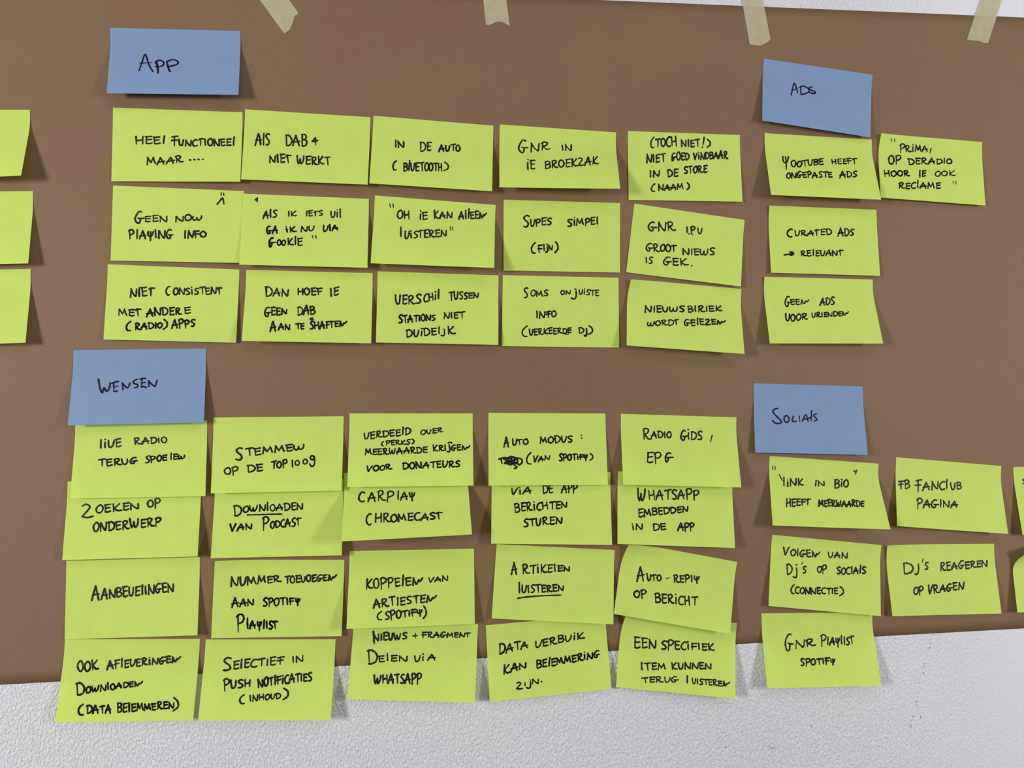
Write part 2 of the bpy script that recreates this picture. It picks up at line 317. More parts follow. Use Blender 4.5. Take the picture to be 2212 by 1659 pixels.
REAGEREN -1.2 20.3 -2.2 28.4 54.7 18.4 54 25
OP -35.1 45.8 -36.1 53.2 -24 46 -25.1 54.1
VRAGEN -18.3 44.8 -19.5 53.5 24.1 41.8 23.1 48.7
@ right2 626 -190.2 -0.03733 8.166 11 22 0.9 | -0.35 0.00 -0.35 0.00 -0.35 0.00 -0.35 0.07
@ playlist 330 -254.9 -0.03574 14.1 16.08 0 0.9 | -0.30 0.32 -0.20 0.00 -0.16 -0.02 -0.15 -0.10
G -37.9 22.3 -39.7 38.4 -28.8 22.5 -30.8 38.6
NR -27.3 29.7 -28.2 37.1 -4.1 27 -5.1 34.2
P 2.8 23.5 1.3 34.3 9.1 23.5 7.6 34.4
lAylISt 9.2 27.2 8.3 33.5 40.7 25.2 39.4 33.6
SPOTIFy -23.5 47 -24.4 54 15.9 47.3 15.1 52.7
@ aanbev -381 -167.7 -0.00805 1.469 8.385 0 0.9 | 0.38 -0.01 -0.38 -0.16 0.12 0.13 0.42 0.34
A -39 25 -38.7 38.7 -31.6 25.3 -31.2 38.9
ANBEUElINGEN -30.1 29.3 -29.8 38.4 38.9 24.7 39.3 32.7
@ ook -381.6 -246.6 -0.04741 11.89 11.36 0 0.9 | -0.08 0.35 0.15 0.29 0.31 -0.21 0.20 -0.01
OOK -50.2 21.5 -49 30.6 -31 20 -30.1 28.1
AFlEUERiNGEn -22.7 20.9 -21.9 28.1 45.5 16 46 21.7
D -49 40.8 -47.6 51.4 -41.1 40.8 -39.8 51.5
OWNlOADEn -39.7 43.7 -38.9 49.7 12 39.2 12.5 43.5
( -44.9 59.8 -43.7 69.3 -40.1 59.9 -38.8 69.4
DATA -36.9 61.3 -36 68.4 -14.5 60.7 -13.6 67.6
BElEMMEREN -9.1 60.3 -8.2 67.7 44 59.3 44.6 64.6
) 41.9 55 43.2 67.3 47.2 55.1 48.5 67.3
@ nummer -239.8 -174.8 -0.03292 5.021 5.144 3 0.9 | -0.61 0.94 0.53 -0.02 -0.01 0.30 -0.08 0.50
NUMMER -47.8 17.5 -47.5 26.4 1.3 16 1.5 21.8
TOEUOEGEn 5.2 16.3 5.4 23 55.2 14.4 55.4 20.3
AAN -45.4 38.1 -45 46.6 -24.1 38 -23.8 44
SPOTIFy -15.5 37.8 -15.1 46 21.2 38.3 21.4 43.6
P -40.1 54.1 -39.4 68.7 -32.5 54.2 -31.8 68.9
lAylISt -30.4 59.5 -30.1 67.2 0.2 60.2 0.5 67.6
@ selectief -249 -253.7 -0.05319 12.66 15.15 0 0.9 | -0.08 0.05 0.12 0.49 0.33 -0.37 -0.06 0.22
S -46.5 17.8 -45.4 29.8 -37.7 17.9 -36.6 29.8
ElECTIEf -35.9 21.4 -35.2 28.4 13.1 17.1 13.6 23.7
IN 21 17.4 21.3 22.6 32.4 15.2 32.9 21.3
PUSH -43.3 37.4 -42.3 47.4 -17.2 38.6 -16.7 44.8
NOTIFiCATIES -10.3 37.2 -9.5 45.1 42 32.1 42.5 38.9
( -26.5 52.3 -25.7 60.4 -22 52.3 -21.2 60.4
INHOUD -17 52.9 -16.5 58.5 13.1 51.3 13.5 55.6
) 14.4 46.5 15.3 57 19.5 46.5 20.4 57
@ koppelen -107 -169.6 -0.01743 19.71 8.84 0 0.9 | 0.01 0.09 0.26 -0.14 0.54 0.37 -0.70 -0.14
KOPPElEn -46.7 28.4 -46.3 38.3 10.1 27.3 10.2 34.6
VAN 16.7 28.3 16.7 33 36.7 27.1 36.6 32
ARTIESTEn -38.3 48 -38 56.4 23.8 45.5 23.8 51.8
( -34.7 60.3 -34.4 68.2 -29.8 60.4 -29.6 68.3
SPOTIFy -26.9 60.8 -26.7 68.8 10.9 59.5 10.9 64.6
) 10.9 56.6 10.9 68.6 14 56.7 14.1 68.7
@ nieuws -103.6 -243.7 -0.08037 11.59 16.07 0 0.9 | -0.01 0.00 -0.11 0.20 0.35 -0.10 -0.26 0.15
NIEUWS -43.3 12 -42.7 19.7 -9 10.7 -8.6 16.5
~ -43.2 10.5 -41.3 22.5
+ -2.8 11.3 -2.5 15.7 1.6 11.2 1.9 15.6
FRAGMENt 6 9.1 6.4 14.9 55.8 9.6 56 13.2
D -47.5 28.9 -46.4 41.8 -37.8 28.7 -36.7 41.6
ElEN -36.6 33.5 -36.1 39.3 -7.1 32.7 -6.7 38.3
Ui -.3 33.3 0.1 39.3 10.1 31.9 10.4 37.5
A 13.6 31.2 13.9 36.6 21.7 31 22 36.4
WHATSAPP -39.4 52.3 -38.7 60.6 8.3 50.5 8.8 58.8
@ artikelen 43.38 -172.5 -0.08907 5.368 11.24 0 0.9 | 0.34 -0.13 -0.50 0.01 -0.05 0.10 -0.11 0.26
A -46.7 18.1 -45.9 30 -40.5 17.8 -39.8 29.8
RTiKElEN -35 19.9 -34.4 29.5 15.9 18.4 16.1 23.5
lUISTEREN -38.1 41 -37.6 49.3 9.7 38.8 10 44.5
~ @underline s -37.7 54.3 -20.6 51.5 7.7 49
@ reply 179 -182.4 -0.21258 9.437 12.73 8 0.9 | -0.16 0.00 -0.25 -0.37 -0.11 0.37 -0.12 0.08
A -45.2 24.4 -43.3 38.2 -37.3 23.1 -35.5 36.9
UtO -33.7 29.2 -32.6 37 -17.8 28 -17.1 33.8
- -12.4 29.3 -12.1 31.7 -8.6 28.6 -8.3 31.1
REPly -4.4 25.5 -3.5 33.3 24.2 23.1 24.8 28.5
OP -45.8 49 -44.8 56.1 -31.5 47.2 -30.6 54.3
BERiCHT -22.4 48.1 -21.3 57 23.9 44.7 24.7 52.8
@ data 30.65 -247.7 0.03881 8.378 7.563 0 0.9 | 0.34 -0.03 -0.04 0.00 0.09 0.34 -0.54 0.06
DATA -50.9 20.5 -51.5 29.8 -20.2 20.3 -20.6 26.1
UERBUiK -13.1 20.3 -13.6 27.3 39.9 16.1 39.4 22
KAN -48.1 41.7 -48.6 50.1 -23.2 40.5 -23.6 46.3
BElEMMERiNG -13.1 40.3 -13.6 47.8 54 37 53.5 42.9
Z -35.2 59.7 -35.6 66 -29.1 60.3 -29.5 66.5
I -26.7 60.7 -26.9 64.2 -25.7 60.8 -25.9 64.2
j -24.1 58.7 -24.5 64.4 -19.2 59.1 -19.6 64.9
N -18.9 57.8 -19.2 62.4 -11.6 58.5 -11.9 63.1
. -9.4 58.7 -9.6 61.5 -7.9 58.8 -8.2 61.7
@ een 175.5 -252.9 -0.13823 6.76 15.02 6 0.9 | -0.15 0.00 -0.13 0.25 -0.11 -0.09 -0.22 0.10
EEN -48.4 24.9 -47.6 35.5 -24.1 25.2 -23.6 32.9
SPECiFIEK -19 24.8 -18.5 33.6 39.7 24 39.8 29.9
ITEM -39.6 49.6 -39.1 56.7 -12 46.7 -11.7 53.4
KUNNEN -6.1 45.6 -5.8 52.9 37.1 43.4 37.2 48.4
TERUG -37 63.5 -36.6 68.7 1.9 59.5 2.1 65.1
l 10.7 59 10.9 65.1 12.2 58.9 12.4 65
UISTEREn 16.7 60 16.9 65.2 56.4 59.8 56.4 64.8
@ right0 667 201 -0.01 12 12 0 0.9 | 0 0 0 0 0 0 0 0
'''
W, H = 127.0, 76.0  # sticky note size, mm
sc = bpy.context.scene
col = sc.collection

def make_camera():
    f, cx, cd, cz, ya, pi, ro = CAM
    def mul(a, b): return a @ b
    R0 = Matrix(((1, 0, 0), (0, 0, -1), (0, 1, 0)))
    c, s = math.cos(ya), math.sin(ya); Ry = Matrix(((c, 0, -s), (0, 1, 0), (s, 0, c)))
    c, s = math.cos(pi), math.sin(pi); Rx = Matrix(((1, 0, 0), (0, c, s), (0, -s, c)))
    c, s = math.cos(ro), math.sin(ro); Rz = Matrix(((c, -s, 0), (s, c, 0), (0, 0, 1)))
    R = Rz @ Rx @ Ry @ R0
    right, up, back = Vector(R[0]), -Vector(R[1]), -Vector(R[2])
    M = Matrix((right, up, back)).transposed().to_4x4()
    M.translation = Vector((cx * MM, -cd * MM, ZC + cz * MM))
    cam = bpy.data.cameras.new('camera'); cam.sensor_fit = 'HORIZONTAL'; cam.sensor_width = 36
    cam.lens = f / 2212.0 * 36.0; cam.clip_start = 0.01
    o = bpy.data.objects.new('camera', cam); o.matrix_world = M
    col.objects.link(o); sc.camera = o
make_camera()

sc.view_settings.view_transform = 'Standard'
sc.view_settings.look = 'None'
sc.view_settings.gamma = 1.0
sc.view_settings.use_curve_mapping = False
sc.view_settings.exposure = 0.19

world = bpy.data.worlds.new('room_light'); sc.world = world; world.use_nodes = True
bg = world.node_tree.nodes['Background']
bg.inputs[0].default_value = (0.93, 0.95, 1.0, 1); bg.inputs[1].default_value = 0.16

def area(name, loc, target, sx, sy, power, color):
    l = bpy.data.lights.new(name, 'AREA'); l.shape = 'RECTANGLE'; l.size = sx; l.size_y = sy
    l.energy = power; l.color = color
    o = bpy.data.objects.new(name, l); o.location = loc
    d = Vector(target) - Vector(loc)
    o.rotation_euler = d.to_track_quat('-Z', 'Y').to_euler()
    col.objects.link(o)
# daylight from a window on the left, lamps on the right and a ceiling panel overhead
area('window_light_left', (-1.6, -1.38, ZC + 0.12), (-0.3, 0, ZC), 0.3, 0.42, 25.5, (1.0, 0.985, 0.95))
area('window_light_right', (1.5, -1.35, ZC + 0.08), (0.9, 0, ZC), 0.28, 0.4, 15.5, (1.0, 0.98, 0.97))
area('ceiling_panel_light', (0.2, -1.6, ZC + 1.3), (0.1, 0, ZC), 1.9, 1.0, 8, (1.0, 0.98, 0.95))

# ------------------------------------------------------------------ materials
def lin(r, g, b):
    f = lambda c: (c / 255 / 12.92) if c / 255 <= 0.04045 else ((c / 255 + 0.055) / 1.055) ** 2.4
    return (f(r), f(g), f(b), 1)

def new_mat(name):
    m = bpy.data.materials.new(name); m.use_nodes = True
    nt = m.node_tree
    return m, nt, nt.nodes['Principled BSDF'], nt.nodes['Material Output']

def nd(nt, t, **kw):
    n = nt.nodes.new(t)
    for k, v in kw.items():
        if k.startswith('i_'): n.inputs[k[2:].replace('_', ' ')].default_value = v
        else: setattr(n, k, v)
    return n

def coords(nt, scale=(1, 1, 1), rot=(0, 0, 0)):
    tc = nd(nt, 'ShaderNodeTexCoord'); mp = nd(nt, 'ShaderNodeMapping')
    mp.inputs['Scale'].default_value = scale; mp.inputs['Rotation'].default_value = rot
    nt.links.new(tc.outputs['Object'], mp.inputs['Vector'])
    return mp.outputs['Vector']

def ramp(nt, src, p0, c0, p1, c1):
    r = nd(nt, 'ShaderNodeValToRGB'); e = r.color_ramp.elements
    e[0].position = p0; e[0].color = c0; e[1].position = p1; e[1].color = c1
    nt.links.new(src, r.inputs[0]); return r.outputs[0]

def math_node(nt, op, a, b):
    n = nd(nt, 'ShaderNodeMath', operation=op)
    for i, v in enumerate((a, b)):
        if isinstance(v, (int, float)): n.inputs[i].default_value = v
        else: nt.links.new(v, n.inputs[i])
    return n.outputs[0]

def mat_wall():
    m, nt, b, out = new_mat('stippled_white_plaster')
    n1 = nd(nt, 'ShaderNodeTexNoise', i_Scale=470.0, i_Detail=3.0, i_Roughness=0.5, i_Distortion=0.4)
    nt.links.new(coords(nt, (1, 1, .62), (0, .5, 0)), n1.inputs['Vector'])
    n2 = nd(nt, 'ShaderNodeTexNoise', i_Scale=420.0, i_Detail=2.0)
    nt.links.new(coords(nt), n2.inputs['Vector'])
    # grain gets smoother towards the right, where the roller marks flatten out
    n3 = nd(nt, 'ShaderNodeTexNoise', i_Scale=3.2, i_Detail=1.0)
    nt.links.new(coords(nt), n3.inputs['Vector'])
    blob = ramp(nt, n1.outputs['Fac'], .40, (0, 0, 0, 1), .68, (1, 1, 1, 1))
    h = math_node(nt, 'ADD', blob, math_node(nt, 'MULTIPLY', n2.outputs['Fac'], .25))
    tc = nd(nt, 'ShaderNodeTexCoord'); sx = nd(nt, 'ShaderNodeSeparateXYZ')
    nt.links.new(tc.outputs['Object'], sx.inputs[0])
    mr = nd(nt, 'ShaderNodeMapRange'); mr.inputs[1].default_value = .38; mr.inputs[2].default_value = .56
    mr.inputs[3].default_value = 1.0; mr.inputs[4].default_value = .38
    nt.links.new(sx.outputs['X'], mr.inputs[0])
    bp = nd(nt, 'ShaderNodeBump', i_Strength=.9); bp.inputs['Distance'].default_value = .0011
    nt.links.new(math_node(nt, 'MULTIPLY', h, mr.outputs[0]), bp.inputs['Height'])
    nt.links.new(bp.outputs[0], b.inputs['Normal'])
    nt.links.new(ramp(nt, n3.outputs['Fac'], .3, lin(212, 211, 219), .7, lin(217, 217, 222)), b.inputs['Base Color'])
    b.inputs['Roughness'].default_value = .85
    b.inputs['Specular IOR Level'].default_value = .2
    return m

def mat_kraft():
    m, nt, b, out = new_mat('brown_kraft_paper')
    # fine horizontal ribs broken up by fibres
    n1 = nd(nt, 'ShaderNodeTexNoise', i_Scale=1500.0, i_Detail=2.0, i_Roughness=.6)
    nt.links.new(coords(nt, (.06, .06, 1)), n1.inputs['Vector'])
    n2 = nd(nt, 'ShaderNodeTexNoise', i_Scale=7.0, i_Detail=3.0)
    nt.links.new(coords(nt), n2.inputs['Vector'])
    n3 = nd(nt, 'ShaderNodeTexNoise', i_Scale=300.0, i_Detail=4.0, i_Roughness=.7)
    nt.links.new(coords(nt), n3.inputs['Vector'])
    mx = nd(nt, 'ShaderNodeMixRGB', blend_type='OVERLAY'); mx.inputs[0].default_value = .55
    nt.links.new(ramp(nt, n2.outputs['Fac'], .3, KRAFT_A, .72, KRAFT_B), mx.inputs[1])
    nt.links.new(ramp(nt, n1.outputs['Fac'], .25, (.42, .42, .42, 1), .75, (.58, .58, .58, 1)), mx.inputs[2])
    mx2 = nd(nt, 'ShaderNodeMixRGB', blend_type='MULTIPLY'); mx2.inputs[0].default_value = 1
    nt.links.new(mx.outputs[0], mx2.inputs[1])
    nt.links.new(ramp(nt, n3.outputs['Fac'], .27, (.72, .72, .72, 1), .36, (1, 1, 1, 1)), mx2.inputs[2])
    nt.links.new(mx2.outputs[0], b.inputs['Base Color'])
    bp = nd(nt, 'ShaderNodeBump', i_Strength=.35); bp.inputs['Distance'].default_value = .00025
    nt.links.new(math_node(nt, 'ADD', n1.outputs['Fac'], math_node(nt, 'MULTIPLY', n2.outputs['Fac'], 6.0)), bp.inputs['Height'])
    nt.links.new(bp.outputs[0], b.inputs['Normal'])
    b.inputs['Roughness'].default_value = .62; b.inputs['Specular IOR Level'].default_value = .3
    return m

def mat_note(name, c, trans_c, amount):
    m, nt, b, out = new_mat(name)
    n = nd(nt, 'ShaderNodeTexNoise', i_Scale=60.0, i_Detail=4.0)
    nt.links.new(coords(nt), n.inputs['Vector'])
    c2 = tuple(v * .955 for v in c[:3]) + (1,)
    cr = ramp(nt, n.outputs['Fac'], .3, c2, .7, c)
    nt.links.new(cr, b.inputs['Base Color'])
    b.inputs['Roughness'].default_value = .8; b.inputs['Specular IOR Level'].default_value = .2
    tr = nd(nt, 'ShaderNodeBsdfTranslucent'); tr.inputs[0].default_value = trans_c
    mix = nd(nt, 'ShaderNodeMixShader'); mix.inputs[0].default_value = amount
    nt.links.new(b.outputs[0], mix.inputs[1]); nt.links.new(tr.outputs[0], mix.inputs[2])
    nt.links.new(mix.outputs[0], out.inputs['Surface'])
    return m

def mat_tape():
    m, nt, b, out = new_mat('masking_tape')
    n = nd(nt, 'ShaderNodeTexNoise', i_Scale=120.0, i_Detail=5.0)
    nt.links.new(coords(nt), n.inputs['Vector'])
    nt.links.new(ramp(nt, n.outputs['Fac'], .25, lin(197, 188, 154), .7, lin(206, 197, 164)), b.inputs['Base Color'])
    w = nd(nt, 'ShaderNodeTexNoise', i_Scale=260.0, i_Detail=1.0)
    nt.links.new(coords(nt, (1, 1, .15)), w.inputs['Vector'])
    bp = nd(nt, 'ShaderNodeBump', i_Strength=.3); bp.inputs['Distance'].default_value = .0002
    nt.links.new(w.outputs['Fac'], bp.inputs['Height']); nt.links.new(bp.outputs[0], b.inputs['Normal'])
    b.inputs['Roughness'].default_value = .55
    t = nd(nt, 'ShaderNodeBsdfTransparent'); mix = nd(nt, 'ShaderNodeMixShader')
    nt.links.new(math_node(nt, 'ADD', math_node(nt, 'MULTIPLY', n.outputs['Fac'], -.1), .53), mix.inputs[0])
    nt.links.new(b.outputs[0], mix.inputs[1]); nt.links.new(t.outputs[0], mix.inputs[2])
    nt.links.new(mix.outputs[0], out.inputs['Surface'])
    return m

def mat_ink():
    m, nt, b, out = new_mat('black_marker_ink')
    b.inputs['Base Color'].default_value = (.006, .007, .008, 1)
    b.inputs['Roughness'].default_value = .6; b.inputs['Specular IOR Level'].default_value = .25
    return m

def mat_dirt():
    m, nt, b, out = new_mat('grey_dirt')
    n = nd(nt, 'ShaderNodeTexNoise', i_Scale=900.0)
    nt.links.new(coords(nt), n.inputs['Vector'])
    nt.links.new(ramp(nt, n.outputs['Fac'], .35, lin(70, 70, 74), .65, lin(150, 150, 152)), b.inputs['Base Color'])
    b.inputs['Roughness'].default_value = .9
    return m

KRAFT_A = lin(119, 89, 68); KRAFT_B = lin(120, 95, 68)
M_WALL, M_KRAFT, M_TAPE, M_INK, M_DIRT = mat_wall(), mat_kraft(), mat_tape(), mat_ink(), mat_dirt()
M_YEL = mat_note('yellow_note_paper', lin(215, 238, 118), lin(200, 222, 70), .28)
M_BLU = mat_note('blue_note_paper', lin(129, 155, 193), lin(110, 140, 190), .16)

# ------------------------------------------------------------------ mesh helpers
def link_mesh(name, verts, faces, mat, parent=None, smooth=False, loc=None):
    me = bpy.data.meshes.new(name); me.from_pydata(verts, [], faces); me.update()
    me.materials.append(mat)
    if smooth: me.polygons.foreach_set('use_smooth', [True] * len(me.polygons))
    o = bpy.data.objects.new(name, me); col.objects.link(o)
    if parent: o.parent = parent
    if loc: o.location = loc
    return o

def sheet(name, fn, nu, nv, thick, mat, loc=(0, 0, 0), parent=None):
    """closed thin sheet: fn(i/nu, j/nv) -> (x, y, z) mm of the face towards the room (-y)"""
    V = []; n = (nu + 1) * (nv + 1)
    for back in ((0, 1) if thick else (0,)):
        for j in range(nv + 1):
            for i in range(nu + 1):
                x, y, z = fn(i / nu, j / nv)
                V.append((x * MM, (y + back * thick) * MM, z * MM))
    F = []; w = nu + 1
    for j in range(nv):
        for i in range(nu):
            a = j * w + i
            F.append((a, a + w, a + w + 1, a + 1))
            if thick: F.append((n + a, n + a + 1, n + a + w + 1, n + a + w))
    rim = [i for i in range(w)] + [j * w + nu for j in range(1, nv + 1)] + \
          [nv * w + i for i in range(nu - 1, -1, -1)] + [j * w for j in range(nv - 1, 0, -1)]
    for k, a in enumerate(rim if thick else []):
        b = rim[(k + 1) % len(rim)]
        F.append((a, b, n + b, n + a))
    return link_mesh(name, V, F, mat, parent, False, loc)

# ------------------------------------------------------------------ the setting
def build_wall():
    x0, x1, z0, z1, t = -3.5, 3.5, 0.0, 2.8, .12
    V = [(x, y, z) for y in (0, t) for z in (z0, z1) for x in (x0, x1)]
    F = [(0, 1, 3, 2), (4, 6, 7, 5), (0, 4, 5, 1), (2, 3, 7, 6), (0, 2, 6, 4), (1, 5, 7, 3)]
    o = link_mesh('wall_back', V, F, M_WALL)
    o['kind'] = 'structure'
    rnd = random.Random(4)
    for x, z in MARKS:                       # trail of dark specks on the plaster
        V, F = [], []
        k = 9; sx = rnd.uniform(.35, 1.0); sz = rnd.uniform(.4, 1.2); rot = rnd.uniform(-.6, .6)
        for d in (.12, -.1):
            for i in range(k):
                a = 2 * math.pi * i / k; r = rnd.uniform(.7, 1.25) if d > 0 else 1
                px, pz = sx * math.cos(a) * r, sz * math.sin(a) * r
                V.append(((px * math.cos(rot) - pz * math.sin(rot)) * MM, -d * MM, (px * math.sin(rot) + pz * math.cos(rot)) * MM))
        F.append(tuple(range(k - 1, -1, -1)))
        for i in range(k): F.append((i, (i + 1) % k, k + (i + 1) % k, k + i))
        s = link_mesh('dirt_speck', V, F, M_DIRT, o, False, (x * MM, 0, ZC + z * MM))
build_wall()

def build_paper():
    xl, xr, zt, zb = -1150.0, 1150.0, 418.9, -283.8
    rnd = random.Random(7)
    ph = [(rnd.uniform(.002, .012), rnd.uniform(.002, .014), rnd.uniform(0, 6.28)) for _ in range(7)]
    def fn(u, v):
        x = xl + (xr - xl) * u; z = zt + (zb - zt) * v
        d = sum(math.sin(a * x + b * z + p) for a, b, p in ph) / 7
        return (x, -(.5 + .22 * d), z)
    o = sheet('paper_sheet', fn, 150, 60, .12, M_KRAFT, (0, 0, ZC))
    o.data.polygons.foreach_set('use_smooth', [True] * len(o.data.polygons))
    o['label'] = 'long sheet of brown kraft paper taped flat on the white wall behind the notes'
    o['category'] = 'paper sheet'
build_paper()

TAPE_LABELS = ['masking tape strip slanting down to the right above the blue App note',
               'nearly upright masking tape strip with a notched torn end, right of the slanting strip',
               'masking tape strip above the gap left of the blue ADS note',
               'masking tape strip slanting down to the left in the upper right corner']
def build_tape(poly, label):
    cx = sum(p[0] for p in poly) / len(poly); cz = sum(p[1] for p in poly) / len(poly)
    n = len(poly)
    V = [((x - cx) * MM, -(.95 if z < 418.9 else .95) * MM, (z - cz) * MM) for x, z in poly]
    V += [(v[0], v[1] + .1 * MM, v[2]) for v in V]
    F = [tuple(range(n - 1, -1, -1)), tuple(range(n, 2 * n))]
    F += [(i, (i + 1) % n, n + (i + 1) % n, n + i) for i in range(n)]
    o = link_mesh('tape_strip', V, F, M_TAPE, None, False, (cx * MM, 0, ZC + cz * MM))
    o['label'] = label; o['category'] = 'tape'; o['group'] = 'masking tape strips along the top of the brown paper'
for poly, lb in zip(TAPES, TAPE_LABELS): build_tape(poly, lb)

# ------------------------------------------------------------------ handwriting glyphs (unit cap height, y up)
G = {}
def g(ch, adv, spec):
    st = []
    for part in spec.split(';'):
        t = part.split(); sm = t[0] == 's'
        if sm: t = t[1:]
        st.append((sm, [tuple(float(c) for c in p.split(',')) for p in t]))
    G[ch] = (adv, st)
g('A', .84, '0,-.05 .2,.5 .4,1 ; .4,1 .56,.5 .72,-.05 ; .04,.34 .4,.38 .8,.42')
g('B', .66, '.06,1 .1,0 ; s .02,.95 .35,1.02 .56,.82 .42,.6 .14,.52 ; s .14,.52 .5,.5 .64,.26 .48,.04 .1,-.02')
g('C', .62, 's .62,.95 .38,1 .12,.72 .04,.34 .2,.04 .42,-.02 .62,.06')
g('D', .74, '.08,.96 .12,0 ; s 0,.95 .3,1 .6,.8 .72,.5 .6,.16 .3,-.02 .1,0')
g('E', .62, '.1,.95 .12,.02 ; s .04,.96 .3,.98 .6,1 ; .12,.52 .34,.53 .54,.56 ; s .12,.03 .34,-.02 .6,.06')
g('F', .62, '.12,.98 .16,-.05 ; s .04,.94 .3,.98 .62,1 ; .02,.5 .3,.52 .56,.55')
g('f', .72, '.34,.98 .36,-.05 ; s .1,.92 .4,.98 .74,1 ; .02,.52 .35,.55 .66,.58')
g('G', .78, 's .62,.98 .38,1.02 .12,.7 .03,.34 .2,.02 .44,.04 .5,.4 ; .3,.42 .55,.4 .82,.42')
g('g', .74, 's .5,.98 .3,1 .1,.76 .03,.4 .08,.02 .2,0 .3,.16 .32,.4 ; .08,.46 .4,.46 .76,.5')
g('H', .74, '.08,1 .12,0 ; .6,1 .66,-.02 ; .1,.46 .36,.5 .64,.58')
g('I', .32, '.15,1 .15,.5 .17,0')
g('i', .34, '.15,.72 .15,.4 .17,0 ; .12,1.08 .18,1.02')
g('j', .46, 's .34,.74 .36,.2 .3,-.25 .12,-.34 -.04,-.2 ; .3,1.08 .37,1.02')
g('J', .5, 's .4,1 .42,.4 .34,-.05 .16,-.16 .02,-.02')
g('K', .74, '.1,1.02 .12,-.04 ; s .6,.98 .36,.66 .15,.45 ; s .15,.45 .34,.16 .5,.04 .78,.06')
g('k', .74, '.1,1.02 .12,-.04 ; s .6,.98 .36,.66 .15,.45 ; s .15,.45 .4,.1 .78,.06')
g('l', .34, '.17,1.2 .15,.6 .17,0')
g('M', .92, '.04,-.03 .1,.95 ; s .1,.95 .28,.5 .42,.22 ; .42,.22 .66,.92 ; s .66,.92 .74,.4 .86,.02')
g('N', .8, '.08,-.03 .08,.98 ; s .08,.98 .3,.5 .6,.05 ; s .6,.05 .7,.1 .74,.96')
g('n', 1.08, '.08,-.02 .12,.9 ; s .12,.9 .28,.5 .42,.1 .56,.2 .68,.6 ; s .68,.6 .82,.42 .98,.62 1.14,.86')
g('O', .66, 's .36,1 .12,.82 .03,.45 .16,.05 .4,-.02 .6,.26 .62,.65 .44,.98 .28,.94')
g('P', .66, '.1,.98 .12,-.12 ; s .02,.88 .22,1.04 .5,1 .62,.76 .44,.52 .14,.44')
g('Q', .7, 's .36,1 .05,.6 .2,.03 .5,.05 .62,.6 .36,1 ; .4,.25 .7,-.1')
g('R', .76, '.1,.95 .12,-.03 ; s .02,.88 .26,1.03 .52,.9 .44,.6 .16,.46 ; s .16,.46 .36,.24 .54,.02 .82,.05')
g('S', .62, 's .6,.94 .36,1.02 .12,.82 .22,.6 .46,.42 .54,.2 .36,.0 .08,.04')
g('T', .68, '.36,.96 .4,-.03 ; s .02,.92 .34,.97 .7,1')
g('t', .62, '.22,.86 .28,-.03 ; s .04,.8 .18,.97 .38,.95 .66,.94')
g('U', .66, 's .05,.98 .08,.4 .2,.03 .4,.06 .54,.4 .6,.96')
g('V', .68, 's .02,.98 .14,.3 .24,-.02 ; s .24,-.02 .4,.4 .52,.7 .66,1')
g('W', 1.0, 's .04,1 .1,.35 .22,0 ; s .22,0 .36,.3 .44,.62 ; s .44,.62 .5,.1 .62,.03 ; s .62,.03 .82,.4 .9,.98')
g('w', .98, 's .06,.8 .02,.35 .16,0 .34,.12 .44,.56 ; s .44,.56 .46,.12 .64,0 .86,.3 .88,.86')
g('X', .7, '.04,1 .64,0 ; .6,1 .04,0')
g('Y', .7, 's .04,1 .1,.55 .32,.42 ; .62,1 .4,.4 .34,-.1')
g('y', .72, 's .04,.96 .08,.5 .28,.32 .52,.44 .62,.98 ; .34,.92 .36,.3 .4,-.3')
g('Z', .7, 's .06,.88 .3,1.02 .52,.84 .36,.5 .04,.06 ; s .04,.06 .36,-.04 .76,.08')
g('8', .6, 's .5,.9 .24,1 .08,.78 .28,.6 .5,.72 .5,.92 ; s .5,.9 .54,.5 .5,.1 .3,-.06 .1,.06 .06,.2')
g('.', .3, '.1,.08 .18,.02')
g(',', .7, '.7,1 .3,.0')
g("'", .5, '.5,1 .2,0')
g('"', .52, '.0,1 .1,0 ; .46,1 .54,0')
g(':', .28, '.12,.1 .16,.04 ; .08,.94 .12,.88')
g('!', .5, '.5,1 .25,.3 ; .15,.04 .22,0')
g('(', .6, 's .6,1 .2,.72 .04,.36 .2,.04 .6,.0')
g(')', .5, 's .12,1 .5,.72 .5,.3 .04,.0')
g('-', .5, '.02,.3 .5,.7')
g('+', .8, '.0,.46 .8,.5 ; .4,1 .42,0')
g('&', .76, '.02,.45 .4,.92 ; .4,.92 .46,-.05 ; .02,.45 .4,.42 .76,.62')

def smooth_pts(P, n=5):
    if len(P) < 3: return P
    out = []
    for i in range(len(P) - 1):
        p0 = P[max(i - 1, 0)]; p1 = P[i]; p2 = P[i + 1]; p3 = P[min(i + 2, len(P) - 1)]
        for k in range(n):
            t = k / n
            out.append(tuple(.5 * (2 * b + (c - a) * t + (2 * a - 5 * b + 4 * c - d) * t * t + (-a + 3 * b - 3 * c + d) * t ** 3)
                             for a, b, c, d in zip(p0, p1, p2, p3)))
    out.append(P[-1]); return out

